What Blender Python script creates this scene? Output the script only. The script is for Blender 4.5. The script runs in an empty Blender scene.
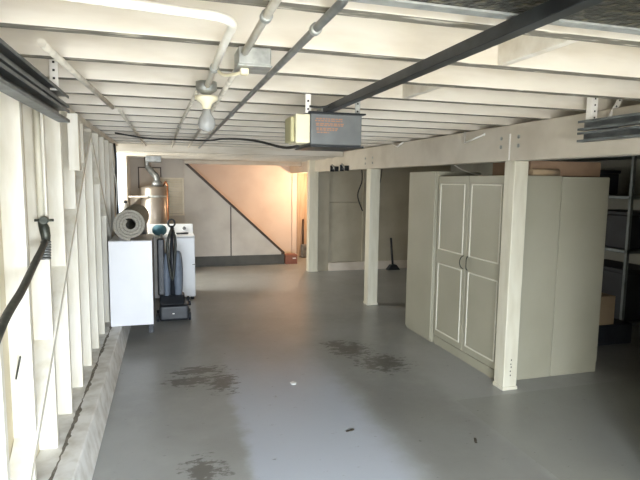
import bpy, bmesh, math, random
from mathutils import Vector, Matrix

random.seed(7)
S = bpy.context.scene
COL = S.collection

# ------------------------------------------------------------------ camera
cam_d = bpy.data.cameras.new('camera')
cam_d.sensor_width = 36.0
cam_d.lens = 518.0 / 640.0 * 36.0
cam_d.clip_start = 0.02
cam = bpy.data.objects.new('camera', cam_d)
COL.objects.link(cam)
f_ = 518.0
d1 = Vector((168 - 320, 180 - 240, f_)).normalized()          # garage depth axis seen by the lens
d2 = Vector((2100 - 320, 204 - 240, f_))
d2 = (d2 - d1 * d2.dot(d1)).normalized()
d3 = d2.cross(d1)
if d3.y > 0:
    d3 = -d3
rows = [d2, d1, d3]                                           # world = rows @ camera
right = Vector([r.x for r in rows]); up = -Vector([r.y for r in rows]); back = -Vector([r.z for r in rows])
M = Matrix((right, up, back)).transposed().to_4x4()
M.translation = Vector((0, 0, 1.7))
cam.matrix_world = M
S.camera = cam

# ------------------------------------------------------------------ world, sun, daylight, exposure
w = bpy.data.worlds.new('sky'); S.world = w; w.use_nodes = True
bg = w.node_tree.nodes['Background']
bg.inputs['Color'].default_value = (0.80, 0.90, 1.0, 1)
bg.inputs['Strength'].default_value = 2.0

def light(name, kind, loc, energy, color, rot=(0, 0, 0), **kw):
    d = bpy.data.lights.new(name, kind); d.energy = energy; d.color = color
    for k, v in kw.items():
        setattr(d, k, v)
    o = bpy.data.objects.new(name, d); COL.objects.link(o)
    o.location = loc; o.rotation_euler = rot
    return o

light('sun', 'SUN', (6, -8, 9), 8.0, (1.0, 0.94, 0.84), (math.radians(25), math.radians(38), 0), angle=0.01)
# daylight through the open garage door: sunlit driveway glow and blue sky light coming down into the opening
light('driveway_daylight', 'AREA', (0.30, -1.17, 1.45), 82.0, (1.0, 0.985, 0.955), (math.radians(93), 0, 0),
      shape='RECTANGLE', size=1.9, size_y=1.0)
light('sky_daylight', 'AREA', (0.20, -1.16, 0.95), 200.0, (0.80, 0.90, 1.0), (math.radians(52), 0, 0),
      shape='RECTANGLE', size=1.8, size_y=0.9, spread=math.radians(112))
# daylight through the side door far down the left wall
light('side_door_daylight', 'AREA', (-1.7, 8.3, 1.9), 130.0, (1.0, 0.96, 0.84), (0, math.radians(-80), 0),
      shape='RECTANGLE', size=1.8, size_y=1.8)
# warm bulb over the stair hall
light('stair_hall_bulb', 'POINT', (2.97, 10.56, 1.65), 62.0, (1.0, 0.66, 0.40), shadow_soft_size=0.05)

S.view_settings.view_transform = 'Standard'
S.view_settings.look = 'None'
S.view_settings.gamma = 1.0
S.view_settings.use_curve_mapping = False
S.view_settings.exposure = 0.14

# ------------------------------------------------------------------ materials
MATS = {}
def srgb(h):
    h = h.lstrip('#')
    c = [int(h[i:i + 2], 16) / 255 for i in (0, 2, 4)]
    return tuple((x / 12.92 if x <= 0.04045 else ((x + 0.055) / 1.055) ** 2.4) for x in c) + (1,)

def mat(name, a, b=None, rough=0.6, scale=6.0, lo=0.42, hi=0.68, metal=0.0, bump=0.0, stretch=(1, 1, 1), detail=5, spec=None):
    m = bpy.data.materials.new(name); m.use_nodes = True
    nt = m.node_tree; n = nt.nodes; l = nt.links
    p = n['Principled BSDF']
    p.inputs['Roughness'].default_value = rough
    p.inputs['Metallic'].default_value = metal
    if spec is not None:
        p.inputs['Specular IOR Level'].default_value = spec
    ca = srgb(a); cb = srgb(b) if b else ca
    tc = n.new('ShaderNodeTexCoord'); mp = n.new('ShaderNodeMapping'); nz = n.new('ShaderNodeTexNoise')
    mp.inputs['Scale'].default_value = stretch
    nz.inputs['Scale'].default_value = scale; nz.inputs['Detail'].default_value = detail
    l.new(tc.outputs['Object'], mp.inputs['Vector']); l.new(mp.outputs['Vector'], nz.inputs['Vector'])
    r = n.new('ShaderNodeValToRGB')
    r.color_ramp.elements[0].position = lo; r.color_ramp.elements[0].color = ca
    r.color_ramp.elements[1].position = hi; r.color_ramp.elements[1].color = cb
    l.new(nz.outputs['Fac'], r.inputs['Fac']); l.new(r.outputs['Color'], p.inputs['Base Color'])
    if bump:
        bp = n.new('ShaderNodeBump'); bp.inputs['Strength'].default_value = bump; bp.inputs['Distance'].default_value = 0.01
        l.new(nz.outputs['Fac'], bp.inputs['Height']); l.new(bp.outputs['Normal'], p.inputs['Normal'])
    MATS[name] = m
    return m

mat('joist_paint', '#dfd9cd', '#cbc2b2', 0.45, 3.4, bump=0.06, stretch=(0.6, 3, 3))
mat('joist_worn_shade', '#736e63', '#c6bfaf', 0.6, 14.0, 0.55, 0.66, bump=0.2, stretch=(0.5, 3, 3))  # dark base carries the shade under the joists, paler spots are flakes
mat('deck_paint', '#e2d8c4', '#cbbfa6', 0.6, 4.0)
mat('stud_paint', '#ece8dc', '#ddd7c6', 0.5, 5.0, bump=0.05, stretch=(3, 3, 0.6))
mat('sheathing_paint', '#d8ceb4', '#c8bc9f', 0.6, 2.5, bump=0.05)
mat('post_paint', '#dad5c2', '#d0cab5', 0.45, 6.0, bump=0.05, stretch=(3, 3, 0.5))
mat('beam_paint', '#ccc4b5', '#beb5a5', 0.5, 3.0, bump=0.04)
mat('curb_dark', '#55544f', '#4b4a46', 0.7, 6.0)
mat('concrete_curb', '#ecebe8', '#cbc7bf', 0.75, 9.0, 0.4, 0.7, bump=0.25)
mat('curb_dirt', '#6c665c', '#8f897e', 0.9, 20.0, bump=0.4)
mat('driveway', '#a9a59c', '#989489', 0.85, 3.0)
mat('wall_plaster', '#d8cdbf', '#cbbfb0', 0.7, 3.0)
mat('rear_panel', '#b3ab97', '#a49b87', 0.7, 2.0)
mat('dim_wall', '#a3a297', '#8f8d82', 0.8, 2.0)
mat('wardrobe_white', '#a9a592', '#a09c88', 0.42, 1.5)
mat('wardrobe_beading', '#dddacb', None, 0.35)
mat('gap_dark', '#3a382f', None, 0.8)
mat('black_steel', '#24272a', '#34383b', 0.38, 14.0, metal=0.5)
mat('track_steel', '#6f7475', '#565b5d', 0.42, 10.0, metal=0.4)
mat('galvanised', '#aeb0ab', '#8b8e8a', 0.45, 18.0, metal=0.5)
mat('grey_steel', '#8b8d8c', '#6c6f6f', 0.42, 10.0, metal=0.55)
mat('white_paint_pipe', '#f4f1e8', '#e6e1d4', 0.4, 8.0)
mat('conduit_paint', '#cfc9bb', '#a7a296', 0.4, 10.0)
mat('white_strap', '#f2efe8', None, 0.4)
mat('hole_dark', '#1c1b19', None, 0.8)
mat('opener_grey', '#6b6e6e', '#606363', 0.4, 8.0, metal=0.3)
mat('opener_lens', '#e0dabd', '#d4ccab', 0.35, 4.0)
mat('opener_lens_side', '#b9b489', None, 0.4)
mat('orange_print', '#9c7257', None, 0.6)
mat('foil', '#33332f', '#827c62', 0.3, 38.0, 0.52, 0.74, metal=0.6, bump=1.0)
mat('box_white', '#eff0f4', '#e8e9ee', 0.35, 2.0)
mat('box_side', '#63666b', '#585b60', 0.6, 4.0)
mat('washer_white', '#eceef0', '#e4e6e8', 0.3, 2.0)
mat('carpet_grey', '#a9a498', '#8f8b81', 0.95, 60.0, bump=0.4)
mat('carpet_back', '#6f706c', '#5e5f5c', 0.95, 50.0, bump=0.3)
mat('plastic_black', '#1f2227', '#2b2f35', 0.45, 6.0)
mat('bag_blue', '#737d8b', '#636d7b', 0.6, 9.0)
mat('hose_rubber', '#2e302b', '#41433c', 0.5, 30.0)
mat('brass_dark', '#3a3d36', '#54564c', 0.45, 30.0, metal=0.4)
mat('heater_grey', '#8d857b', '#a09488', 0.3, 2.0, metal=0.5)
mat('copper', '#b5764f', '#8d5a3c', 0.35, 10.0, metal=0.8)
mat('louver', '#efe6d2', '#ddd2ba', 0.5, 3.0)
mat('cardboard', '#a2866c', '#937860', 0.85, 4.0)
mat('cardboard_light', '#b39c7d', '#a38c6e', 0.85, 4.0)
mat('red_box', '#8c5a48', '#7a4d3d', 0.8, 5.0)
mat('label_white', '#efece4', None, 0.6)
mat('label_red', '#b3413a', None, 0.6)
mat('stringer_brown', '#3b2c22', '#4c3a2c', 0.5, 9.0)
mat('stair_panel', '#cfc8bd', '#c2bab0', 0.65, 2.5)
mat('hall_wall', '#e8dacd', '#e0d0c2', 0.65, 2.0)
mat('hall_wood', '#c4aa90', '#b1967b', 0.55, 5.0, stretch=(5, 5, 0.6))
mat('bulb_glass', '#a9aaa8', '#9a9b99', 0.12, 3.0)
mat('porcelain', '#efe8cc', '#e2d9b8', 0.35, 5.0)
mat('cable_black', '#262624', None, 0.6)
mat('cable_white', '#e8e6de', None, 0.5)
mat('teal_cloth', '#4f7f8f', '#41707f', 0.7, 9.0)
mat('rack_steel', '#7f8584', '#6c7271', 0.5, 9.0, metal=0.4)
mat('bin_black', '#23252a', '#2c2f35', 0.6, 5.0)
mat('paper_white', '#f3f3f0', None, 0.8)
mat('leaf_dry', '#3a342b', '#4b4336', 0.9, 30.0)

def floor_material():
    m = bpy.data.materials.new('painted_concrete'); m.use_nodes = True
    nt = m.node_tree; n = nt.nodes; l = nt.links
    p = n['Principled BSDF']
    geo = n.new('ShaderNodeNewGeometry')
    sep = n.new('ShaderNodeSeparateXYZ'); l.new(geo.outputs['Position'], sep.inputs[0])
    def math_(op, a, b=None, c=None, clamp=False):
        q = n.new('ShaderNodeMath'); q.operation = op; q.use_clamp = clamp
        for i, v in enumerate((a, b, c)):
            if v is None: continue
            if isinstance(v, (int, float)): q.inputs[i].default_value = v
            else: l.new(v, q.inputs[i])
        return q.outputs[0]
    def noise(scale, detail=5, rough=0.55, stretch=(1, 1, 1)):
        mp = n.new('ShaderNodeMapping'); mp.inputs['Scale'].default_value = stretch
        l.new(geo.outputs['Position'], mp.inputs['Vector'])
        z = n.new('ShaderNodeTexNoise'); z.inputs['Scale'].default_value = scale
        z.inputs['Detail'].default_value = detail; z.inputs['Roughness'].default_value = rough
        l.new(mp.outputs['Vector'], z.inputs['Vector'])
        return z.outputs['Fac']
    def smooth(v, a, b):
        q = n.new('ShaderNodeMapRange'); q.interpolation_type = 'SMOOTHSTEP'
        q.inputs['From Min'].default_value = a; q.inputs['From Max'].default_value = b
        l.new(v, q.inputs['Value']); return q.outputs['Result']
    def mix(fac, a, b):
        q = n.new('ShaderNodeMix'); q.data_type = 'RGBA'
        if isinstance(fac, float): q.inputs['Factor'].default_value = fac
        else: l.new(fac, q.inputs['Factor'])
        for s, v in (('A', a), ('B', b)):
            k = [i for i in q.inputs if i.name == s and i.type == 'RGBA'][0]
            if isinstance(v, tuple): k.default_value = v
            else: l.new(v, k)
        return [o for o in q.outputs if o.type == 'RGBA'][0]
    X, Y = sep.outputs['X'], sep.outputs['Y']
    big = noise(0.9, 4); mid = noise(5.0, 6); fine = noise(22.0, 6, 0.65)
    Xw = math_('ADD', X, math_('MULTIPLY', math_('SUBTRACT', mid, 0.5), 0.22))
    Yw = math_('ADD', Y, math_('MULTIPLY', math_('SUBTRACT', mid, 0.5), 0.5))
    base = mix(smooth(big, 0.35, 0.68), srgb('#9d9e9c'), srgb('#8e8e8a'))
    base = mix(math_('MULTIPLY', smooth(mid, 0.5, 0.75), 0.35), base, srgb('#a6a7a4'))
    # cleaner blue-grey strip of paint between the wheel tracks
    strip = math_('MULTIPLY', smooth(Xw, 0.40, 0.52), math_('SUBTRACT', 1.0, smooth(Xw, 1.22, 1.55)))
    strip = math_('MULTIPLY', strip, math_('SUBTRACT', 1.0, smooth(Yw, 3.7, 5.6)))
    base = mix(math_('MULTIPLY', strip, 0.85), base, srgb('#b3b9c4'))
    track = math_('MULTIPLY', smooth(Xw, 1.35, 1.6), math_('MULTIPLY', math_('SUBTRACT', 1.0, smooth(Xw, 2.02, 2.25)), math_('SUBTRACT', 1.0, smooth(Yw, 3.4, 4.6))))
    base = mix(math_('MULTIPLY', track, 0.5), base, srgb('#70706c'))
    # newer slab beside the posts
    slab = math_('MULTIPLY', math_('GREATER_THAN', X, 2.15), math_('LESS_THAN', Y, 3.46))
    base = mix(math_('MULTIPLY', slab, 0.55), base, srgb('#86877f'))
    # oily stains with ragged edges
    def blob(cx, cy, rx, ry):
        a = math_('POWER', math_('DIVIDE', math_('SUBTRACT', X, cx), rx), 2.0)
        b = math_('POWER', math_('DIVIDE', math_('SUBTRACT', Y, cy), ry), 2.0)
        return math_('SUBTRACT', 1.0, math_('SQRT', math_('ADD', a, b)), clamp=True)
    tot = None
    for c in ((0.15, 4.38, 0.36, 0.20), (0.22, 4.62, 0.40, 0.18), (0.42, 4.3, 0.2, 0.4), (1.76, 4.85, 0.36, 0.42), (1.92, 4.40, 0.40, 0.42),
              (0.18, 2.95, 0.20, 0.26), (1.66, 5.05, 0.24, 0.2),):
        q = blob(*c); tot = q if tot is None else math_('MAXIMUM', tot, q)
    holes = noise(11.0, 8, 0.72, (1.0, 2.0, 1.0))
    st = math_('MULTIPLY', smooth(math_('ADD', math_('MULTIPLY', tot, 0.42), math_('MULTIPLY', math_('SUBTRACT', holes, 0.5), 1.35)), 0.17, 0.27), 0.78)
    base = mix(st, base, srgb('#57534c'))
    # a few small specks
    specks = smooth(noise(13.0, 2, 0.5), 0.75, 0.79)
    base = mix(math_('MULTIPLY', specks, 0.5), base, srgb('#4a4843'))
    l.new(base, p.inputs['Base Color'])
    rg = math_('ADD', math_('MULTIPLY', fine, 0.22), 0.22)
    l.new(rg, p.inputs['Roughness'])
    bp = n.new('ShaderNodeBump'); bp.inputs['Strength'].default_value = 0.10; bp.inputs['Distance'].default_value = 0.01
    l.new(fine, bp.inputs['Height']); l.new(bp.outputs['Normal'], p.inputs['Normal'])
    MATS['floor'] = m
floor_material()

# ------------------------------------------------------------------ builders
ORIGIN = {}
class MB:
    """Collects shapes (world coordinates) that become ONE mesh object."""
    def __init__(s):
        s.bm = bmesh.new()
    def box(s, x0, x1, y0, y1, z0, z1, mtx=None):
        v = [s.bm.verts.new((x, y, z)) for x in (x0, x1) for y in (y0, y1) for z in (z0, z1)]
        for f in ((0, 1, 3, 2), (4, 6, 7, 5), (0, 4, 5, 1), (2, 3, 7, 6), (0, 2, 6, 4), (1, 5, 7, 3)):
            s.bm.faces.new([v[i] for i in f])
        if mtx is not None:
            for q in v: q.co = mtx @ q.co
        return s
    def prism(s, pts, axis, a, b):
        """polygon pts extruded along axis from a to b; pts are the other two coordinates in xyz order"""
        def mk(p, t):
            if axis == 'x': return (t, p[0], p[1])
            if axis == 'y': return (p[0], t, p[1])
            return (p[0], p[1], t)
        A = [s.bm.verts.new(mk(p, a)) for p in pts]; B = [s.bm.verts.new(mk(p, b)) for p in pts]
        s.bm.faces.new(A); s.bm.faces.new(B[::-1])
        k = len(pts)
        for i in range(k):
            s.bm.faces.new([A[i], B[i], B[(i + 1) % k], A[(i + 1) % k]])
        return s
    def tube(s, pts, r, n=12, smooth=True):
        pts = [Vector(p) for p in pts]
        rr = r if isinstance(r, (list, tuple)) else [r] * len(pts)
        t0 = (pts[1] - pts[0]).normalized()
        ref = Vector((0, 0, 1)) if abs(t0.z) < 0.9 else Vector((1, 0, 0))
        u = (ref - t0 * ref.dot(t0)).normalized()
        rings = []
        for i, p in enumerate(pts):
            if i == 0: t = t0
            elif i == len(pts) - 1: t = (pts[i] - pts[i - 1]).normalized()
            else: t = ((pts[i + 1] - pts[i]).normalized() + (pts[i] - pts[i - 1]).normalized()).normalized()
            u = (u - t * u.dot(t)).normalized(); v = t.cross(u)
            rings.append([s.bm.verts.new(p + (u * math.cos(a) + v * math.sin(a)) * rr[i]) for a in [2 * math.pi * k / n for k in range(n)]])
        for a, b in zip(rings, rings[1:]):
            for k in range(n):
                f = s.bm.faces.new([a[k], a[(k + 1) % n], b[(k + 1) % n], b[k]]); f.smooth = smooth
        s.bm.faces.new(rings[0][::-1]); s.bm.faces.new(rings[-1])
        return s
    def lathe(s, c, prof, n=24, axis='z'):
        """prof: (radius, height along axis) from c"""
        c = Vector(c)
        def P(r, h, a):
            x, y = r * math.cos(a), r * math.sin(a)
            return c + (Vector((x, y, h)) if axis == 'z' else Vector((h, x, y)) if axis == 'x' else Vector((y, h, x)))
        rings = [[s.bm.verts.new(P(max(r, 1e-4), h, 2 * math.pi * k / n)) for k in range(n)] for r, h in prof]
        for a, b in zip(rings, rings[1:]):
            for k in range(n):
                f = s.bm.faces.new([a[k], a[(k + 1) % n], b[(k + 1) % n], b[k]]); f.smooth = True
        s.bm.faces.new(rings[0][::-1]); s.bm.faces.new(rings[-1])
        return s
    def ellipsoid(s, c, r, su=20, sv=12, power=1.0):
        c = Vector(c)
        prof = []
        rings = []
        for j in range(sv + 1):
            t = math.pi * j / sv
            z = -math.cos(t); q = max(math.sin(t), 1e-3) ** power
            rings.append([s.bm.verts.new(c + Vector((r[0] * q * math.cos(2 * math.pi * k / su), r[1] * q * math.sin(2 * math.pi * k / su), r[2] * z))) for k in range(su)])
        for a, b in zip(rings, rings[1:]):
            for k in range(su):
                f = s.bm.faces.new([a[k], a[(k + 1) % su], b[(k + 1) % su], b[k]]); f.smooth = True
        s.bm.faces.new(rings[0][::-1]); s.bm.faces.new(rings[-1])
        return s
    def build(s, name, material, parent=None, bevel=0.0, label=None, seg=2):
        bm = s.bm
        bmesh.ops.recalc_face_normals(bm, faces=bm.faces[:])
        if parent is None:
            xs = [v.co for v in bm.verts]
            o_ = Vector(((min(v.x for v in xs) + max(v.x for v in xs)) / 2, (min(v.y for v in xs) + max(v.y for v in xs)) / 2, min(v.z for v in xs)))
        else:
            o_ = ORIGIN[parent.name]
        for v in bm.verts: v.co -= o_
        me = bpy.data.meshes.new(name); bm.to_mesh(me); bm.free()
        me.materials.append(MATS[material] if isinstance(material, str) else material)
        o = bpy.data.objects.new(name, me); COL.objects.link(o)
        if parent is None: o.location = o_
        else: o.parent = parent
        ORIGIN[o.name] = o_.copy()
        if bevel:
            b = o.modifiers.new('bevel', 'BEVEL'); b.width = bevel; b.segments = seg; b.limit_method = 'ANGLE'; b.angle_limit = math.radians(40)
        if label: o['label'] = label
        return o

def thing(name, label, cat, loc, group=None):
    o = bpy.data.objects.new(name, None); COL.objects.link(o); o.empty_display_size = 0.1
    o.location = loc; ORIGIN[o.name] = Vector(loc)
    o['label'] = label; o['category'] = cat
    if group: o['group'] = group
    return o
def tag(o, label, cat, group=None):
    o['label'] = label; o['category'] = cat
    if group: o['group'] = group
    return o
def struct(name, mb, material, bevel=0.0):
    o = mb.build(name, material, None, bevel); o['kind'] = 'structure'; return o
def arc(pts, n=6):
    """Catmull-Rom through pts"""
    P = [Vector(p) for p in pts]; P = [P[0] * 2 - P[1]] + P + [P[-1] * 2 - P[-2]]
    out = []
    for i in range(1, len(P) - 2):
        a, b, c, d = P[i - 1:i + 3]
        for k in range(n):
            t = k / n
            out.append(0.5 * ((2 * b) + (c - a) * t + (2 * a - 5 * b + 4 * c - d) * t * t + (3 * b - a - 3 * c + d) * t ** 3))
    out.append(P[-2]); return out
def elbow(pts, r=0.06, n=6):
    """polyline with rounded corners"""
    P = [Vector(p) for p in pts]; out = [P[0]]
    for i in range(1, len(P) - 1):
        a = P[i] + (P[i - 1] - P[i]).normalized() * r; c = P[i] + (P[i + 1] - P[i]).normalized() * r
        for k in range(n + 1):
            t = k / n; out.append(a * (1 - t) ** 2 + P[i] * 2 * t * (1 - t) + c * t * t)
    out.append(P[-1]); return out

# ------------------------------------------------------------------ setting
ZJ = 2.17         # underside of the joists
struct('floor', MB().box(-0.72, 5.5, -1.2, 11.6, -0.1, 0.0), 'floor')
struct('ground_outside', MB().box(-14, 16, -18, -1.2, -0.14, -0.02).box(-14, -0.75, -1.2, 18, -0.14, -0.02), 'driveway')
struct('ceiling', MB().box(-0.95, 5.6, -1.3, 11.7, 2.36, 2.42), 'deck_paint')
# left wall: sheathing with the side-door opening (y 8.05 .. 9.25)
struct('wall_left', MB().box(-0.745, -0.715, -1.2, 7.3, 0.0, 2.36).box(-0.745, -0.715, 9.3, 11.6, 0.0, 2.36)
       .box(-0.745, -0.715, 7.3, 9.3, 2.2, 2.36), 'sheathing_paint')
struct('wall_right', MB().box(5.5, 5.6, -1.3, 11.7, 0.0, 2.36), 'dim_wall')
struct('wall_front', MB().box(2.45, 5.6, -1.3, -1.2, 0.0, 2.36).box(-0.80, 2.45, -1.3, -1.2, 2.08, 2.36), 'sheathing_paint')
struct('wall_partition', MB().box(2.64, 2.75, -1.2, 2.12, 0.0, 1.884), 'sheathing_paint')
struct('wall_back', MB().box(-0.8, 5.6, 11.5, 11.6, 0.0, 2.36), 'hall_wall')
# wall of the right bay, with an opening filled by a flush pale door
struct('wall_rear', MB().box(2.70, 2.93, 9.42, 9.54, 0.0, 2.36).box(3.62, 5.5, 9.42, 9.54, 0.0, 2.36).box(2.93, 3.62, 9.42, 9.54, 2.02, 2.36), 'rear_panel')
struct('door_1', MB().box(2.93, 3.62, 9.45, 9.50, 0.16, 1.31).box(2.93, 3.62, 9.45, 9.50, 1.325, 2.02).box(2.93, 3.62, 9.501, 9.53, 0.0, 2.02), 'rear_panel', 0.004)
struct('baseboard_rear', MB().box(2.93, 5.5, 9.38, 9.418, 0.0, 0.16), 'wall_plaster', 0.006)
# wall under and beside the stairs, standing on a low concrete curb
struct('wall_stair', MB().box(-0.715, 0.295, 10.42, 10.50, 0.2, 2.36), 'stair_panel')
struct('curb_back', MB().box(-0.715, 2.28, 10.38, 10.52, 0.0, 0.2), 'curb_dark', 0.008)
struct('curb_left', MB().prism([(-0.715, 0.0), (-0.445, 0.0), (-0.485, 0.2), (-0.715, 0.2)], 'y', -1.2, 7.3)
       .prism([(-0.715, 0.0), (-0.445, 0.0), (-0.485, 0.2), (-0.715, 0.2)], 'y', 9.3, 10.38), 'concrete_curb', 0.008)
dirt = MB()
L_, R_ = [], []
for i in range(140):
    y = 1.7 + i * 0.032
    wv = 0.5 + 0.5 * math.sin(i * 0.37) * math.sin(i * 0.113 + 1.0)
    wd = 0.004 + 0.026 * wv * random.uniform(0.5, 1.0); xx = -0.590 + random.uniform(-0.004, 0.004)
    L_.append((xx - wd * 0.6, y)); R_.append((xx + wd * random.uniform(0.5, 1.1), y + random.uniform(-0.008, 0.008)))
va = [dirt.bm.verts.new((p[0], p[1], 0.2006)) for p in L_]; vb = [dirt.bm.verts.new((p[0], p[1], 0.2006)) for p in R_]
for i in range(139):
    dirt.bm.faces.new((va[i], vb[i], vb[i + 1], va[i + 1]))
o = dirt.build('curb_dirt_line', 'curb_dirt'); o['kind'] = 'stuff'; o['label'] = 'dark crumbs of dirt along the top of the concrete curb'; o['category'] = 'dirt'
# vertical boards at the side door
struct('trim_1', MB().box(-0.715, -0.66, 9.3, 9.36, 0.2, ZJ), 'wall_plaster', 0.003)
struct('trim_2', MB().box(0.30, 2.62, 10.36, 10.40, 2.015, 2.089), 'beam_paint', 0.003)
struct('trim_3', MB().box(-0.715, -0.65, 9.55, 9.63, 0.2, ZJ).box(-0.715, -0.65, 9.9, 9.98, 0.2, ZJ), 'wall_plaster', 0.003)
# hall opening trim beside the stairs
struct('trim_4', MB().box(2.69, 2.80, 11.46, 11.498, 0.0, 2.05), 'hall_wall', 0.004)
struct('door_2', MB().box(2.80, 3.3, 11.44, 11.498, 0.0, 2.05), 'hall_wood', 0.004)
# plates along the top of the left wall
struct('trim_5', MB().box(-0.715, -0.62, -1.2, 7.3, ZJ - 0.045, ZJ - 0.002), 'stud_paint', 0.003)

# ceiling joists
ys = [-0.78, -0.33, 0.12, 0.57, 1.0, 1.43, 1.88, 2.31, 2.76, 3.21, 3.67]
while ys[-1] < 10.1: ys.append(ys[-1] + 0.455)
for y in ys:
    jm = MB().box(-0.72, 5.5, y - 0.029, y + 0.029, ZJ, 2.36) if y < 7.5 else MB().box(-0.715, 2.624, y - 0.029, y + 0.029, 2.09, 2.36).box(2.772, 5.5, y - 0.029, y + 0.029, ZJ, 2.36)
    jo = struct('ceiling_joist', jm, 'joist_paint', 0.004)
    jo.data.materials.append(MATS['joist_worn_shade'])               # flaking undersides, with their shade darkened into the colour
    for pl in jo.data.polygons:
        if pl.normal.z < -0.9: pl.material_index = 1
# wall studs
for k in range(-4, 11):
    y = 2.62 + 0.45 * k
    if k == 0:
        struct('wall_stud', MB().box(-0.715, -0.62, y - 0.02, y + 0.02, 0.45, ZJ - 0.045).box(-0.70, -0.635, y - 0.012, y + 0.02, 0.2, 0.45), 'stud_paint', 0.003)
    else:
        struct('wall_stud', MB().box(-0.715, -0.62, y - 0.02, y + 0.02, 0.2, ZJ - 0.045), 'stud_paint', 0.003)
# cut-in diagonal braces
def brace(y0, z0, y1, z1, x0=-0.712, x1=-0.612, t=0.02):
    d = Vector((y1 - y0, z1 - z0)).normalized(); nrm = Vector((-d.y, d.x)) * t
    pts = [(y0 + nrm.x, z0 + nrm.y), (y1 + nrm.x, z1 + nrm.y), (y1 - nrm.x, z1 - nrm.y), (y0 - nrm.x, z0 - nrm.y)]
    return MB().prism(pts, 'x', x0, x1)
struct('wall_brace', brace(2.30, 0.25, 4.78, 2.08), 'stud_paint', 0.003)
struct('wall_brace', brace(4.86, 2.0, 6.9, 0.5), 'stud_paint', 0.003)

# ------------------------------------------------------------------ beam and posts
b = thing('support_beam', 'long cream wooden beam running under the joists over the row of posts', 'beam', (2.70, 4.5, 1.885))
MB().box(2.628, 2.768, -1.2, 11.45, 1.885, ZJ).build('beam_timber', 'beam_paint', b, 0.005)
for (ya, zt) in ((3.50, 2.07), (3.72, 2.07), (6.52, 2.03), (6.78, 2.03)):
    q = MB()
    for z in (zt, zt - 0.07):
        q.lathe((2.628, ya, z), [(0.016, 0.0), (0.016, -0.004), (0.010, -0.008), (0.0, -0.009)], 12, 'x')
    q.build('bolt', 'galvanised', b)
MB().box(2.624, 2.628, 3.60, 3.615, 1.89, 2.10).build('steel_strap', 'white_strap', b)

def post(x0, x1, y0, y1, ztop, label, marks=False):
    t = thing('support_post', label, 'post', ((x0 + x1) / 2, (y0 + y1) / 2, 0), 'posts under the beam')
    MB().box(x0, x1, y0, y1, 0.0, ztop).build('timber', 'post_paint', t, 0.006)
    MB().box(x0 - 0.006, x1 + 0.006, y0 - 0.006, y1 + 0.006, 0.0, 0.03).build('foot_band', 'post_paint', t, 0.004)
    if marks:
        for z, xo in ((0.12, .06), (0.155, .058), (0.19, .064), (0.215, .06), (0.25, .063)):
            MB().box(x0 + xo, x0 + xo + 0.008, y0 - 0.0015, y0, z, z + 0.012).build('nail_hole', 'hole_dark', t)
    return t
post(2.628, 2.758, 3.53, 3.66, 1.885, 'nearest cream wooden post, in front of the double-door wardrobe', True)
post(2.632, 2.775, 6.59, 6.74, 1.885, 'middle cream wooden post, standing free between wardrobes and far wall')
post(2.525, 2.70, 9.36, 9.53, 2.17, 'farthest post, wide and grey-white, beside the lit stair hall')

# ------------------------------------------------------------------ wardrobes
def beading(y0, y1, z0, z1, x):
    q = MB(); w_ = 0.014
    q.box(x - 0.009, x, y0, y0 + w_, z0, z1).box(x - 0.009, x, y1 - w_, y1, z0, z1)
    q.box(x - 0.009, x, y0 + w_, y1 - w_, z0, z0 + w_).box(x - 0.009, x, y0 + w_, y1 - w_, z1 - w_, z1)
    return q
wa = thing('wardrobe', 'tall white two-door wardrobe with beaded panels behind the nearest post', 'wardrobe', (2.97, 4.27, 0))
MB().box(2.712, 3.235, 3.70, 4.835, 0.0, 1.775).build('carcass', 'wardrobe_white', wa, 0.003)
MB().box(2.700, 2.712, 3.70, 4.835, 0.0, 0.085).build('plinth', 'wardrobe_white', wa, 0.002)
MB().box(2.706, 2.712, 3.705, 4.83, 0.086, 0.094).build('gap_line', 'gap_dark', wa)
for (ya, yb, side) in ((4.274, 4.832, -1), (3.703, 4.266, 1)):
    d = MB().box(2.69, 2.711, ya, yb, 0.096, 1.772).build('door', 'wardrobe_white', wa, 0.003)
    beading(ya + 0.05, yb - 0.05, 1.02, 1.70, 2.69).build('beading', 'wardrobe_beading', d, 0.004, 'raised white beading frame of upper panel')
    beading(ya + 0.05, yb - 0.05, 0.16, 0.88, 2.69).build('beading', 'wardrobe_beading', d, 0.004, 'raised white beading frame of lower panel')
    yh = ya + 0.03 if side < 0 else yb - 0.03
    h = MB().tube(arc([(2.69, yh, 1.02), (2.668, yh + 0.012 * -side, 1.00), (2.66, yh + .022 * -side, 0.955), (2.668, yh + 0.012 * -side, 0.91), (2.69, yh, 0.89)]), 0.0045, 8)
    h.build('handle', 'brass_dark', d, 0, 'dark curved metal handle')
wb = thing('wardrobe', 'plain white narrow tall cabinet beyond the two-door wardrobe', 'wardrobe', (2.93, 5.15, 0))
MB().box(2.682, 3.2, 4.86, 5.46, 0.0, 1.825).build('carcass', 'wardrobe_white', wb, 0.003)
MB().box(2.662, 2.681, 4.862, 5.458, 0.03, 1.822).build('door', 'wardrobe_white', wb, 0.003)
wc = thing('wardrobe', 'white wardrobe set back to back with the two-door wardrobe, cardboard on top', 'wardrobe', (3.49, 4.27, 0))
MB().box(3.241, 3.735, 3.70, 4.835, 0.0, 1.77).build('carcass', 'wardrobe_white', wc, 0.003)
MB().box(3.736, 3.752, 3.71, 4.262, 0.09, 1.765).build('door', 'wardrobe_white', wc, 0.003)
MB().box(3.736, 3.752, 4.27, 4.83, 0.09, 1.765).build('door', 'wardrobe_white', wc, 0.003)

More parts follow.
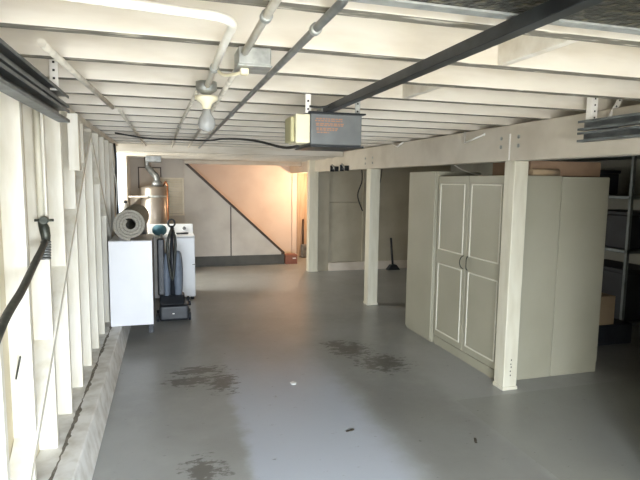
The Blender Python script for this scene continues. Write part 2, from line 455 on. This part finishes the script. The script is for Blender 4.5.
t = thing('cardboard_box', 'flat brown cardboard box lying on top of the wardrobes by the nearest post', 'box', (3.3, 4.1, 1.776))
MB().box(2.99, 3.73, 3.80, 4.35, 1.776, 1.905).build('carton', 'cardboard', t, 0.004)
MB().box(2.99, 3.73, 4.06, 4.10, 1.905, 1.907).build('tape', 'cardboard_light', t)
tag(MB().tube([(2.96, 3.755, 1.805), (3.23, 3.75, 1.805)], [0.028, 0.03], 14).build('paper_roll', 'cardboard_light'), 'pale paper roll lying before the cardboard on the wardrobe top', 'roll')
tag(MB().tube(arc([(2.9, 5.3, 2.17), (2.95, 5.15, 1.99), (3.0, 4.95, 1.86), (3.0, 4.6, 1.792), (3.05, 4.45, 1.786)]), 0.007, 8).build('loose_cable', 'cable_white'), 'white cable drooping from the joists onto the wardrobe top', 'cable')

# ------------------------------------------------------------------ right bay: rack and stored things
r = thing('shelf_rack', 'grey metal shelf rack in the dark against the right wall', 'shelf', (5.1, 5.6, 0))
for (x, y) in ((4.86, 4.5), (4.86, 6.6), (5.42, 4.5), (5.42, 6.6)):
    MB().box(x, x + 0.035, y, y + 0.035, 0, 2.1).build('upright', 'rack_steel', r, 0.003)
for z in (0.12, 0.95, 1.55, 2.02):
    MB().box(4.86, 5.455, 4.5, 6.63, z, z + 0.035).build('shelf_board', 'rack_steel', r, 0.003)
for (ya, yb, z0, h, lab) in ((4.55, 5.15, 0.988, 0.42, 'black storage bin at the near end of the middle rack shelf'),
                             (5.25, 5.9, 0.988, 0.36, 'black storage bin farther along the middle rack shelf'),
                             (4.55, 5.3, 0.158, 0.60, 'large black storage bin at the near end of the lowest rack shelf'),
                             (5.4, 6.2, 0.158, 0.55, 'large black storage bin farther along the lowest rack shelf'),
                             (5.2, 5.95, 1.588, 0.3, 'black storage bin on the high rack shelf')):
    t = thing('storage_bin', lab, 'bin', (5.15, (ya + yb) / 2, z0), 'bins on the rack')
    MB().box(4.912, 5.40, ya, yb, z0, z0 + h - 0.04).build('tub', 'bin_black', t, 0.015)
    MB().box(4.90, 5.412, ya - 0.012, yb + 0.012, z0 + h - 0.04, z0 + h).build('lid', 'bin_black', t, 0.008)
t = thing('cardboard_box', 'pale brown carton standing low beside the wardrobe in the dark right bay', 'box', (4.45, 4.45, 0))
MB().box(4.3, 4.56, 4.32, 4.62, 0.22, 0.53).build('carton', 'cardboard_light', t, 0.004)
tag(MB().box(4.25, 4.8, 4.3, 4.7, 0.0, 0.219).build('low_crate', 'bin_black', None, 0.01), 'low dark crate under the pale carton in the right bay', 'crate')
# broom against the far wall
t = thing('broom', 'dark broom standing against the far wall right of the middle post', 'broom', (4.22, 9.28, 0))
MB().tube([(4.22, 9.28, 0.08), (4.2, 9.36, 0.62)], 0.022, 10).build('broom_handle', 'plastic_black', t)
MB().prism([(4.08, 0.0), (4.36, 0.0), (4.28, 0.10), (4.16, 0.10)], 'y', 9.22, 9.32).build('broom_head', 'plastic_black', t, 0.008)
tag(MB().tube(arc([(3.55, 9.40, 2.1), (3.58, 9.39, 1.75), (3.50, 9.40, 1.45), (3.6, 9.39, 1.15)]), 0.013, 8).build('hanging_cord', 'cable_black'), 'dark rope hanging on the far wall between the farthest and middle posts', 'cord')  # a dark hanging cord
tag(MB().tube(arc([(4.0, 9.40, 2.1), (3.95, 9.39, 1.7), (3.8, 9.40, 1.35), (3.85, 9.39, 1.1), (3.95, 9.4, 1.0)]), 0.009, 8).build('hanging_cord', 'cable_black'), 'thin dark rope hanging on the far wall right of the middle post', 'cord')  # a second, thinner hanging cord

# ------------------------------------------------------------------ stairs
st = thing('staircase', 'closed staircase with a dark brown sloping stringer and pale side panel', 'staircase', (1.3, 10.95, 0))
SL = (1.974 - 0.25) / (2.253 - 0.394)
def zs(x): return 0.25 + (2.253 - x) * SL
MB().prism([(0.30, 0.2), (2.255, 0.2), (2.255, zs(2.255) - 0.02), (0.30, zs(0.30) - 0.02)], 'y', 10.42, 10.47).build('side_panel', 'stair_panel', st)
MB().prism([(2.29, 0.17), (2.29, zs(2.29) + 0.03), (0.30, zs(0.30) + 0.03), (0.30, zs(0.30) - 0.035), (2.22, zs(2.22) - 0.035), (2.22, 0.2)], 'y', 10.40, 10.48).build('stringer', 'stringer_brown', st, 0.004)
MB().box(1.18, 1.2, 10.412, 10.42, 0.2, zs(1.19) - 0.04).build('panel_joint', 'stringer_brown', st)
n = 10
for i in range(n):
    x1 = 2.2 - i * 0.19; z1 = zs(x1) - 0.06
    MB().box(x1 - 0.21, x1, 10.49, 11.48, z1 - 0.035, z1).build('tread', 'hall_wood', st, 0.004)
    MB().box(x1 - 0.012, x1, 10.49, 11.48, max(z1 - 0.21, 0.0), z1 - 0.036).build('riser', 'hall_wall', st)
t = thing('cardboard_box', 'small reddish brown carton on the floor at the foot of the stairs', 'box', (2.42, 10.45, 0))
MB().box(2.30, 2.55, 10.36, 10.60, 0.0, 0.19).build('carton', 'red_box', t, 0.004)
MB().box(2.45, 2.52, 10.357, 10.3599, 0.11, 0.13).build('paper_label', 'label_white', t)
t = thing('floor_lamp_tube', 'dark upright tool leaning in the lit hall beside the stairs', 'tool', (2.98, 11.3, 0))
t.name = 'leaning_tool'; ORIGIN['leaning_tool'] = Vector((2.98, 11.3, 0))
MB().tube([(2.90, 11.25, 0.28), (2.94, 11.42, 0.85)], 0.02, 8).build('tool_handle', 'stringer_brown', t)
MB().box(2.84, 2.98, 11.17, 11.27, 0.0, 0.30).build('tool_head', 'grey_steel', t, 0.02)
# louvred shutter and white board on the stair wall
t = thing('louvered_shutter', 'cream louvered panel on the back wall right of the water heater', 'shutter', (0.11, 10.4, 1.02))
MB().box(-0.16, -0.13, 10.39, 10.42, 1.02, 1.745).box(0.265, 0.293, 10.39, 10.42, 1.02, 1.745).box(-0.13, 0.265, 10.39, 10.42, 1.02, 1.045).box(-0.13, 0.265, 10.39, 10.42, 1.72, 1.745).build('shutter_frame', 'louver', t, 0.003)
q = MB()
for i in range(14):
    z = 1.06 + i * 0.0475
    q.prism([(10.385, z), (10.39, z - 0.004), (10.418, z + 0.036), (10.413, z + 0.04)], 'x', -0.13, 0.265)
q.build('slats', 'louver', t)
bd = thing('wall_board', 'pale square board with dark edge on the back wall above the water heater', 'board', (-0.33, 10.41, 1.54))
MB().box(-0.519, -0.141, 10.395, 10.42, 1.56, 1.919).build('board_face', 'wall_plaster', bd)
MB().box(-0.54, -0.52, 10.39, 10.42, 1.54, 1.94).box(-0.14, -0.12, 10.39, 10.42, 1.75, 1.94).box(-0.52, -0.14, 10.39, 10.42, 1.92, 1.94).build('board_frame', 'stringer_brown', bd)

# ------------------------------------------------------------------ water heater
t = thing('water_heater', 'tall grey water heater tank with copper pipe in the far left corner', 'water heater', (-0.24, 9.55, 0))
MB().lathe((-0.24, 9.55, 0.05), [(0.2, 0.0), (0.225, 0.02), (0.225, 1.5), (0.2, 1.53), (0.08, 1.55), (0.0, 1.55)], 32).build('tank', 'heater_grey', t)
MB().lathe((-0.24, 9.55, 1.40), [(0.227, 0.0), (0.229, 0.004), (0.229, 0.03), (0.227, 0.034)], 32).build('strap_band', 'galvanised', t)
MB().tube(elbow([(-0.18, 9.5, 1.6), (-0.18, 9.5, 1.74), (-0.34, 9.7, 1.92), (-0.34, 9.7, 2.16)], 0.06), 0.055, 16).build('flue', 'grey_steel', t)
MB().lathe((-0.18, 9.5, 1.6), [(0.1, 0.0), (0.09, 0.05), (0.06, 0.08), (0.055, 0.09)], 20).build('draft_hood', 'grey_steel', t)
MB().tube([(-0.01, 9.33, 0.9), (-0.01, 9.33, 1.6)], 0.014, 10).build('copper_pipe', 'copper', t)
MB().tube(elbow([(-0.08, 9.5, 1.6), (-0.04, 9.45, 1.68), (-0.01, 9.33, 1.6)], 0.03), 0.013, 10).build('supply_pipe', 'copper', t)

# wall shelf and bottle at the side door
t = thing('wall_shelf', 'small pale shelf on the left wall beyond the bright side door', 'shelf', (-0.5, 9.4, 1.40))
MB().box(-0.64, -0.33, 9.30, 9.62, 1.40, 1.425).build('shelf_board', 'wall_plaster', t, 0.003)
MB().prism([(-0.63, 1.4), (-0.45, 1.4), (-0.63, 1.25)], 'y', 9.44, 9.46).build('bracket', 'wall_plaster', t)

# ------------------------------------------------------------------ white chest, carpet roll, vacuum, washer
t = thing('white_cabinet', 'white box cabinet with shade painted grey on its right side by the studs, carpet roll on top', 'cabinet', (-0.38, 5.9, 0.2))
MB().box(-0.59, -0.172, 5.575, 6.2, 0.2, 1.075).build('carcass', 'box_side', t, 0.004)  # carcass grey carries the shade of the cabinet's right side
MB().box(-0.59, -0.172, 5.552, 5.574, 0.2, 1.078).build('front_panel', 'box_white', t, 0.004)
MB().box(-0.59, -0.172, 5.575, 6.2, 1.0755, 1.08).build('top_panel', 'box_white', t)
for y in (5.95, 6.12):
    MB().box(-0.24, -0.19, y, y + 0.05, 0.0, 0.2).build('foot', 'plastic_black', t)
def spiral_roll():
    q = MB(); c = (-0.375, 1.243)
    t = thing('carpet_roll', 'rolled grey carpet lying on the white box cabinet', 'carpet roll', (c[0], 6.1, 1.08))
    turns = 3.4; n = 110; r0, r1 = 0.036, 0.138; th = (r1 - r0) / turns * 0.9
    inner, outer = [], []
    for i in range(n + 1):
        a = -math.pi / 2 + 2 * math.pi * turns * i / n - 2 * math.pi * turns
        r = r0 + (r1 - r0) * i / n
        inner.append((c[0] + r * math.cos(a), c[1] + r * math.sin(a)))
        outer.append((c[0] + (r + th) * math.cos(a), c[1] + (r + th) * math.sin(a)))
    bm = q.bm
    def V(p, y): return bm.verts.new((p[0], y, p[1] + 0.008))
    y0, y1 = 5.5, 6.75
    I0 = [V(p, y0) for p in inner]; I1 = [V(p, y1) for p in inner]; O0 = [V(p, y0) for p in outer]; O1 = [V(p, y1) for p in outer]
    for i in range(n):
        for quad in ((I0[i], I0[i + 1], I1[i + 1], I1[i]), (O0[i], O1[i], O1[i + 1], O0[i + 1]), (I0[i], O0[i], O0[i + 1], I0[i + 1]), (I1[i], I1[i + 1], O1[i + 1], O1[i])):
            bm.faces.new(quad)
    bm.faces.new((I0[0], I1[0], O1[0], O0[0])); bm.faces.new((I0[n], O0[n], O1[n], I1[n]))
    q.build('pile', 'carpet_grey', t)
    MB().tube([(c[0], 6.3, c[1]), (c[0], 6.7, c[1])], 0.033, 16).build('core', 'carpet_back', t)
spiral_roll()

v = thing('upright_vacuum', 'black upright carpet cleaner with blue-grey tanks beside the white cabinet', 'vacuum cleaner', (0.05, 6.5, 0))
MB().box(-0.13, 0.215, 6.33, 6.70, 0.015, 0.20).build('cleaner_base', 'plastic_black', v, 0.03, None, 3)
MB().prism([(6.37, 0.20), (6.67, 0.20), (6.67, 0.30), (6.46, 0.30)], 'x', -0.125, 0.17).build('hood', 'plastic_black', v, 0.02)
for y in (6.40, 6.58):
    for s_, x in ((-1, -0.135), (1, 0.21)):
        MB().lathe((x, y, 0.05), [(0.0, 0.0), (0.05, 0.0), (0.05, 0.03 * s_), (0.0, 0.03 * s_)], 16, 'x').build('wheel', 'plastic_black', v)
MB().lathe((0.21, 6.44, 0.20), [(0.0, 0.0), (0.028, 0.0), (0.028, 0.03), (0.0, 0.03)], 14, 'x').build('knob', 'plastic_black', v)
MB().lathe((0.195, 6.46, 0.255), [(0.0, 0.0), (0.03, 0.0), (0.03, 0.025), (0.0, 0.025)], 14, 'x').build('knob', 'plastic_black', v)
MB().ellipsoid((-0.04, 6.53, 0.53), (0.05, 0.09, 0.29), power=0.5).build('clear_tank', 'bag_blue', v)
MB().ellipsoid((0.095, 6.55, 0.54), (0.062, 0.10, 0.30), power=0.5).build('dirt_tank', 'bag_blue', v)
MB().tube([(0.03, 6.50, 0.25), (0.03, 6.5, 0.7), (0.03, 6.52, 1.15)], [0.03, 0.026, 0.02], 12).build('stem', 'plastic_black', v)
MB().tube([(0.03 + 0.0 , 6.52 , 1.14)] + [(0.03 + 0.04 * math.sin(a), 6.52, 1.18 - 0.045 * math.cos(a)) for a in [2 * math.pi * k / 14 for k in range(1, 14)]] + [(0.03, 6.52, 1.14)], 0.012, 8).build('handle_loop', 'plastic_black', v)
MB().tube(arc([(0.03, 6.48, 1.12), (-0.02, 6.44, 0.95), (-0.01, 6.43, 0.7), (0.03, 6.44, 0.5), (0.06, 6.44, 0.75), (0.07, 6.45, 0.98), (0.045, 6.49, 1.1)]), 0.016, 10).build('suction_hose', 'hose_rubber', v)
MB().tube([(-0.09, 6.5, 0.27), (-0.09, 6.5, 1.05)], 0.014, 10).build('wand', 'grey_steel', v)
MB().box(-0.145, -0.055, 6.46, 6.62, 0.301, 1.0).build('motor_cover', 'plastic_black', v, 0.02)
MB().box(0.02, 0.045, 6.326, 6.3295, 0.10, 0.11).build('badge', 'white_strap', v)

t = thing('washing_machine', 'white washing machine behind the upright carpet cleaner', 'washing machine', (0.03, 7.85, 0))
MB().box(-0.30, 0.35, 7.52, 8.15, 0.04, 0.895).build('cabinet_body', 'washer_white', t, 0.012)
MB().box(-0.30, 0.35, 7.52, 8.15, 0.896, 0.915).build('lid_top', 'washer_white', t, 0.008)
MB().prism([(8.02, 0.916), (8.15, 0.916), (8.15, 1.04), (8.09, 1.04)], 'x', -0.30, 0.35).build('control_panel', 'washer_white', t, 0.008)
for x in (-0.15, 0.05, 0.22):
    MB().lathe((x, 8.05, 0.98), [(0.025, 0.02), (0.025, -0.02), (0.0, -0.022)], 14, 'y').build('dial', 'grey_steel', t)
for x in (-0.26, 0.31):
    for y in (7.56, 8.1):
        MB().lathe((x, y, 0.0), [(0.025, 0.0), (0.025, 0.039), (0.0, 0.039)], 10).build('foot', 'plastic_black', t)
MB().box(0.31, 0.348, 7.515, 7.5195, 0.50, 0.512).build('seam', 'grey_steel', t)
tag(MB().tube([(0.1, 7.75, 0.93), (0.27, 7.78, 0.93)], 0.013, 8).build('screwdriver', 'plastic_black'), 'short dark tool lying on top of the washing machine', 'tool')
tag(MB().ellipsoid((-0.13, 7.66, 0.992), (0.10, 0.12, 0.075), power=0.7).build('cloth_bundle', 'teal_cloth'), 'teal cloth bundle on the washing machine behind the carpet roll', 'cloth')
t = thing('spray_bottle', 'white bottle with dark cap and red label behind the carpet roll', 'bottle', (-0.58, 7.5, 1.1))
MB().lathe((-0.56, 7.5, 1.1), [(0.05, 0.0), (0.055, 0.02), (0.055, 0.22), (0.03, 0.27), (0.02, 0.28)], 18).build('bottle_body', 'label_white', t)
MB().lathe((-0.56, 7.5, 1.38), [(0.024, 0.0), (0.024, 0.04), (0.0, 0.042)], 14).build('cap', 'plastic_black', t)
MB().lathe((-0.56, 7.5, 1.16), [(0.0555, 0.0), (0.0562, 0.004), (0.0562, 0.06), (0.0555, 0.064)], 18).build('paper_label', 'label_red', t)
t = thing('side_cupboard', 'low grey cupboard between the carpet roll and the side door', 'cupboard', (-0.44, 7.45, 0))
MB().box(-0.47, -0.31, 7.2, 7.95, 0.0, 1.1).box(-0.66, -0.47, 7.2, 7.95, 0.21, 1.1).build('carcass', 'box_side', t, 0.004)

# ------------------------------------------------------------------ tap, hose, pipe and hanging cables on the left wall
t = thing('wall_tap', 'dark garden tap with cross handle on a cream wall pipe', 'tap', (-0.62, 2.99, 1.4))
MB().tube([(-0.64, 3.0, 1.48), (-0.64, 3.0, 2.12)], 0.017, 12).build('riser_pipe', 'post_paint', t, 0, 'cream painted riser pipe')
MB().tube([(-0.62, 2.99, 1.37), (-0.62, 2.99, 1.40), (-0.625, 2.99, 1.44), (-0.64, 3.0, 1.48)], [0.02, 0.024, 0.026, 0.018], 12).build('valve_body', 'brass_dark', t)
MB().tube([(-0.665, 2.97, 1.485), (-0.575, 2.97, 1.485)], 0.007, 8).lathe((-0.62, 2.97, 1.485), [(0.02, -0.02), (0.02, 0.02), (0.0, 0.02)], 12, 'y').build('cross_handle', 'brass_dark', t)
q = MB()
for i in range(7):
    q.lathe((-0.62, 2.985 - i * 0.003, 1.365 - i * 0.014), [(0.023, 0.0), (0.026, 0.003), (0.026, 0.007), (0.023, 0.010)], 14)
q.build('coupling', 'grey_steel', t)
h = MB().tube(arc([(-0.62, 2.968, 1.372), (-0.605, 2.80, 1.345), (-0.59, 2.60, 1.315), (-0.575, 2.311, 1.251), (-0.56, 1.958, 1.185), (-0.55, 1.6, 1.0), (-0.54, 1.35, 0.7), (-0.53, 1.2, 0.3), (-0.5, 1.0, 0.24)], 8), 0.016, 12).build('garden_hose', 'hose_rubber')
tag(h, 'thick black rubber hose sagging from the wall tap toward the camera', 'hose')
t = thing('nailed_block', 'cream wood block fixed high on the stud just past the end of the left track', 'block', (-0.58, 3.76, 1.76))
MB().box(-0.618, -0.553, 3.72, 3.80, 1.755, 2.12).build('timber', 'stud_paint', t, 0.004)
tag(MB().tube(arc([(-0.60, 6.62, 2.12), (-0.585, 6.60, 1.9), (-0.60, 6.64, 1.6), (-0.58, 6.58, 1.3), (-0.6, 6.6, 1.16), (-0.57, 6.5, 1.2), (-0.58, 6.52, 1.5), (-0.60, 6.6, 1.75)]), 0.012, 8).build('hanging_cable', 'cable_black'), 'dark cable hanging on the left wall just before the side door', 'cable')
tag(MB().tube(arc([(-0.61, 6.42, 1.9), (-0.57, 6.4, 1.6), (-0.58, 6.38, 1.3), (-0.6, 6.42, 1.05)]), 0.006, 8).build('hanging_cable', 'cable_white'), 'thin pale cable hanging on the left wall above the white cabinet', 'cable')
tag(MB().tube([(-0.69, 2.597, 0.78), (-0.655, 2.55, 0.90)], 0.004, 6).build('bent_nail', 'brass_dark'), 'rusty bent spike sticking out of the near stud below the hose', 'nail')

# ------------------------------------------------------------------ garage door and its tracks
gd = thing('garage_door', 'raised garage door with dark foil inner face under the front joists', 'garage door', (1.0, 0.1, 2.10))
for k in range(4):
    y1 = 1.205 - k * 0.54
    MB().box(-0.43, 2.45, y1 - 0.535, y1, 2.130, 2.158).build('door_panel', 'foil', gd, 0.003)
MB().box(-0.43, 2.45, 1.172, 1.206, 2.123, 2.129).build('bottom_seal', 'galvanised', gd)

def track(x, y1, z0, z1, face, label):
    t = thing('door_track', label, 'track', (x, y1 - 1, z0), 'garage door tracks')
    s_ = face
    h = (z1 - z0)
    for k, (a, b_) in enumerate(((z0, z0 + h * 0.46), (z0 + h * 0.54, z1))):
        q = MB()
        q.box(min(x, x - 0.004 * s_), max(x, x - 0.004 * s_), -1.15, y1, a, b_)
        for zz in (a, b_ - 0.004):
            q.box(min(x, x + 0.05 * s_), max(x, x + 0.05 * s_), -1.15, y1, zz, zz + 0.004)
        for zz in (a + 0.004, b_ - 0.014):
            q.box(min(x + 0.046 * s_, x + 0.05 * s_), max(x + 0.046 * s_, x + 0.05 * s_), -1.15, y1, zz, zz + 0.010)
        q.build('channel', 'track_steel', t)
    MB().box(min(x - 0.004 * s_, x - 0.010 * s_), max(x - 0.004 * s_, x - 0.010 * s_), y1 - 0.25, y1 - 0.1, z0 + 0.01, z1 - 0.01).build('splice_plate', 'grey_steel', t)
    return t
def angle_strap(t, p0, p1, w_=0.032, name='hanger_strap', nh=4, m='white_strap'):
    """perforated steel strap facing the camera side (-y) with square dark holes"""
    p0, p1 = Vector(p0), Vector(p1); d = (p1 - p0); L = d.length; d.normalize()
    side = d.cross(Vector((0, -1, 0))).normalized()
    nrm = side.cross(d).normalized()
    mtx = Matrix((side, nrm, d)).transposed().to_4x4(); mtx.translation = p0
    s_ = MB().box(-w_ / 2, w_ / 2, -0.0015, 0.0015, 0, L, mtx).build(name, m, t)
    for k in range(nh):
        z = L * (k + 0.5) / nh
        MB().box(-0.005, 0.005, -0.0022, 0.0022, z - 0.005, z + 0.005, mtx).build('punched_hole', 'hole_dark', s_)
tl = track(-0.525, 2.95, 1.985, 2.118, 1, 'dark double garage door track along the top of the left stud wall')
angle_strap(tl, (-0.495, 2.70, 2.105), (-0.495, 2.70, 2.25), 0.036)
tr = track(2.50, 2.70, 1.965, 2.095, -1, 'dark double garage door track hung before the beam at right')
angle_strap(tr, (2.495, 2.62, 2.09), (2.495, 2.62, 2.24), 0.04)
MB().box(2.470, 2.474, 2.62, 2.66, 2.09, 2.24).build('hanger_strap', 'white_strap', tr)
angle_strap(tr, (2.60, 2.62, 2.09), (2.69, 2.62, 2.24), 0.034)

# ------------------------------------------------------------------ opener
op = thing('garage_door_opener', 'grey garage door opener hanging from the joists with its long dark rail', 'opener', (0.88, 2.85, 1.9))
MB().box(0.745, 1.04, 2.75, 3.10, 1.90, 2.07).build('housing', 'opener_grey', op, 0.006)
MB().box(0.735, 1.06, 2.742, 3.12, 2.070, 2.078).build('top_plate', 'black_steel', op)
MB().box(0.745, 1.05, 2.742, 3.11, 1.890, 1.899).build('bottom_plate', 'black_steel', op)
MB().box(0.663, 0.743, 2.752, 2.93, 1.908, 2.063).build('light_lens', 'opener_lens', op, 0.006, 'cream plastic light cover')
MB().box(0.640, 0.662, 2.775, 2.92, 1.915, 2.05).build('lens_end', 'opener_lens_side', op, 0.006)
MB().prism([(0.840, 2.0815), (0.882, 2.0815), (0.882, 2.118), (0.840, 2.118)], 'y', -1.1, 2.85).build('rail', 'black_steel', op, 0.002)
MB().box(0.83, 0.892, 2.84, 2.93, 2.0785, 2.11).build('rail_saddle', 'galvanised', op)
q = MB()
for i, (z, a, b_) in enumerate(((2.038, 0.775, 0.93), (2.027, 0.77, 0.925), (2.012, 0.775, 0.935), (2.003, 0.775, 0.93), (1.987, 0.778, 0.90), (1.978, 0.778, 0.895), (1.965, 0.78, 0.85))):
    x = a
    while x < b_:
        wd = random.uniform(0.008, 0.024); q.box(x, min(x + wd, b_), 2.7485, 2.7498, z, z + 0.006); x += wd + 0.005
q.build('warning_print', 'orange_print', op, 0, 'faded orange warning text lines')
angle_strap(op, (0.735, 2.77, 2.07), (0.735, 2.77, 2.24), 0.03, nh=4)
angle_strap(op, (1.02, 2.77, 2.07), (1.02, 2.77, 2.24), 0.03, nh=4, m='galvanised')
MB().tube(arc([(0.74, 2.76, 2.105), (0.80, 2.74, 2.10), (0.88, 2.74, 2.12), (0.95, 2.76, 2.165)]), 0.006, 8).build('power_cord', 'cable_black', op)
MB().tube(arc([(0.73, 2.95, 1.905), (0.66, 3.05, 1.90), (0.55, 3.5, 1.97), (0.48, 4.6, 2.06), (0.38, 5.4, 2.10), (0.1, 5.6, 2.115), (-0.20, 5.62, 2.12), (-0.5, 5.62, 2.16)]), 0.008, 8).build('wall_cord', 'cable_black', op)

# ------------------------------------------------------------------ conduits, box, bulb
def conduit(pts, r_, label, m='conduit_paint', rad=0.09, clamps=()):
    t = thing('conduit_pipe', label, 'pipe', pts[0], 'conduits under the joists')
    MB().tube(elbow(pts, rad), r_, 12).build('pipe', m, t)
    for c in clamps:
        MB().lathe(c, [(r_ + 0.002, -0.014), (r_ + 0.005, -0.012), (r_ + 0.005, 0.012), (r_ + 0.002, 0.014)], 14, 'y').build('coupling', 'galvanised', t)
    return t
conduit([(0.425, 1.24, 2.35), (0.425, 1.24, 2.145), (0.42, 3.3, 2.148), (0.42, 7.45, 2.148)], 0.0125, 'grey conduit right of the junction box, straight along the garage', 'grey_steel', 0.05, ((0.424, 1.52, 2.145), (0.42, 3.6, 2.148)))
conduit([(0.265, 1.24, 2.35), (0.265, 1.24, 2.145), (0.265, 1.865, 2.145)], 0.012, 'thick pale conduit ending at the steel junction box from the camera side', 'conduit_paint', 0.05, ((0.265, 1.45, 2.145),))
conduit([(0.275, 2.005, 2.145), (0.28, 4.3, 2.150), (0.28, 7.45, 2.150)], 0.012, 'conduit running from the junction box to the back wall', 'conduit_paint', 0.05, ((0.28, 4.3, 2.15),))
conduit([(-0.60, 1.40, 2.146), (0.19, 1.50, 2.146), (0.185, 1.75, 2.146), (0.185, 2.53, 2.142)], 0.0135, 'white pipe crossing the front joist and turning back to the bulb holder', 'white_paint_pipe', 0.08, ((0.185, 2.15, 2.143),))
conduit([(0.15, 2.68, 2.145), (0.10, 4.6, 2.15), (0.06, 7.45, 2.150)], 0.011, 'thin conduit leaving the bulb holder toward the water heater', 'conduit_paint', 0.05, ((0.10, 4.6, 2.15),))
conduit([(-0.40, 2.0, 2.154), (-0.33, 3.6, 2.155)], 0.014, 'short slanting pipe under the joists above the left track end', 'conduit_paint', 0.05)
conduit([(-0.30, 3.75, 2.156), (-0.28, 7.4, 2.156)], 0.012, 'thin pipe along the left under the joists toward the side door', 'conduit_paint', 0.05)
t = thing('junction_box', 'square steel junction box on the conduits, yellow plug hanging below', 'electrical box', (0.30, 1.93, 2.10))
MB().box(0.245, 0.360, 1.87, 2.0, 2.108, 2.168).build('box_body', 'galvanised', t, 0.004)
MB().box(0.241, 0.364, 1.867, 2.003, 2.101, 2.1075).build('cover_plate', 'galvanised', t, 0.002)
MB().tube(arc([(0.195, 2.09, 2.12), (0.21, 2.03, 2.095), (0.24, 1.95, 2.085), (0.265, 1.92, 2.09)]), 0.006, 8).build('lamp_cord', 'porcelain', t)
MB().box(0.255, 0.285, 1.90, 1.935, 2.078, 2.1005).build('plug', 'porcelain', t, 0.004)
t = thing('ceiling_bulb', 'bare unlit bulb in a cream porcelain holder under the joists', 'lamp', (0.185, 2.60, 1.95))
MB().lathe((0.185, 2.60, 2.11), [(0.0, 0.058), (0.05, 0.058), (0.05, 0.02), (0.02, 0.0)], 20).build('holder_box', 'galvanised', t)
MB().lathe((0.185, 2.60, 2.065), [(0.019, -0.025), (0.025, 0.0), (0.055, 0.022), (0.055, 0.036), (0.0, 0.037)], 24).build('socket', 'porcelain', t)
MB().lathe((0.185, 2.60, 1.935), [(0.0, 0.0), (0.018, 0.003), (0.034, 0.014), (0.042, 0.036), (0.038, 0.06), (0.022, 0.085), (0.018, 0.108)], 24).build('bulb', 'bulb_glass', t)

# blocking between joists, hooks and clamps on the beam
tag(MB().box(1.27, 1.31, 2.340, 2.730, ZJ, 2.30).build('blocking', 'joist_paint', None, 0.003), 'short wood block between joists just right of the opener motor', 'block', 'blocks between joists')
tag(MB().box(1.27, 1.31, 1.460, 1.850, ZJ, 2.30).build('blocking', 'joist_paint', None, 0.003), 'short wood block between the joists nearest the camera, beside the opener rail', 'block', 'blocks between joists')
t = thing('bent_hook', 'white bent metal hook at the top of the beam above the wardrobe', 'hook', (2.6, 4.1, 2.1))
MB().tube([(2.61, 4.25, 2.17), (2.60, 4.22, 2.07), (2.60, 3.92, 2.12)], 0.009, 8).build('wire', 'white_strap', t)
for y, lab in ((7.55, 'dark steel clamp hooked on the beam far end, the nearer of two'), (8.05, 'dark steel clamp hooked on the beam far end, the farther of two')):
    t = thing('hand_clamp', lab, 'clamp', (2.6, y, 1.88), 'clamps on the beam')
    MB().box(2.585, 2.626, y - 0.1, y + 0.16, 1.895, 1.92).build('clamp_bar', 'black_steel', t, 0.004)
    MB().box(2.56, 2.625, y + 0.13, y + 0.16, 1.87, 1.97).build('jaw', 'black_steel', t, 0.004)
    MB().box(2.56, 2.625, y - 0.1, y - 0.07, 1.87, 1.95).build('jaw', 'black_steel', t, 0.004)
    MB().tube([(2.58, y - 0.09, 1.88), (2.56, y + 0.05, 1.98)], 0.012, 8).build('clamp_screw', 'galvanised', t)
tag(MB().tube([(2.612, 5.55, 2.165), (2.61, 5.7, 2.125), (2.612, 5.85, 2.165)], 0.010, 8).build('pipe_strap', 'white_strap'), 'small white strap on the beam top left of the bent hook', 'strap')
t = thing('duct_box', 'dim metal duct box hung under the joists above the water heater', 'duct', (-0.2, 9.0, 1.99))
MB().box(-0.34, -0.10, 8.9, 9.25, 1.99, 2.0885).build('duct_body', 'grey_steel', t, 0.006)

# litter on the floor
tag(MB().prism([(0.965, 4.10), (1.0, 4.085), (1.015, 4.12), (0.99, 4.15), (0.96, 4.135)], 'z', 0.0, 0.006).build('paper_scrap', 'paper_white'), 'tiny white paper scrap on the middle of the floor', 'scrap')
for (x, y, a, lab) in ((1.17, 3.20, 0.3, 'dry leaf crumb on the blue-grey floor strip'), (1.93, 2.85, 1.2, 'dry dark leaf on the floor left of the paler slab')):
    m_ = Matrix.Translation((x, y, 0)) @ Matrix.Rotation(a, 4, 'Z')
    q = MB()
    q.box(-0.03, 0.0, -0.006, 0.008, 0.0, 0.004, m_).box(0.0, 0.03, -0.010, 0.004, 0.0, 0.007, m_)
    tag(q.build('dry_leaf', 'leaf_dry'), lab, 'leaf', 'leaf litter on the floor')
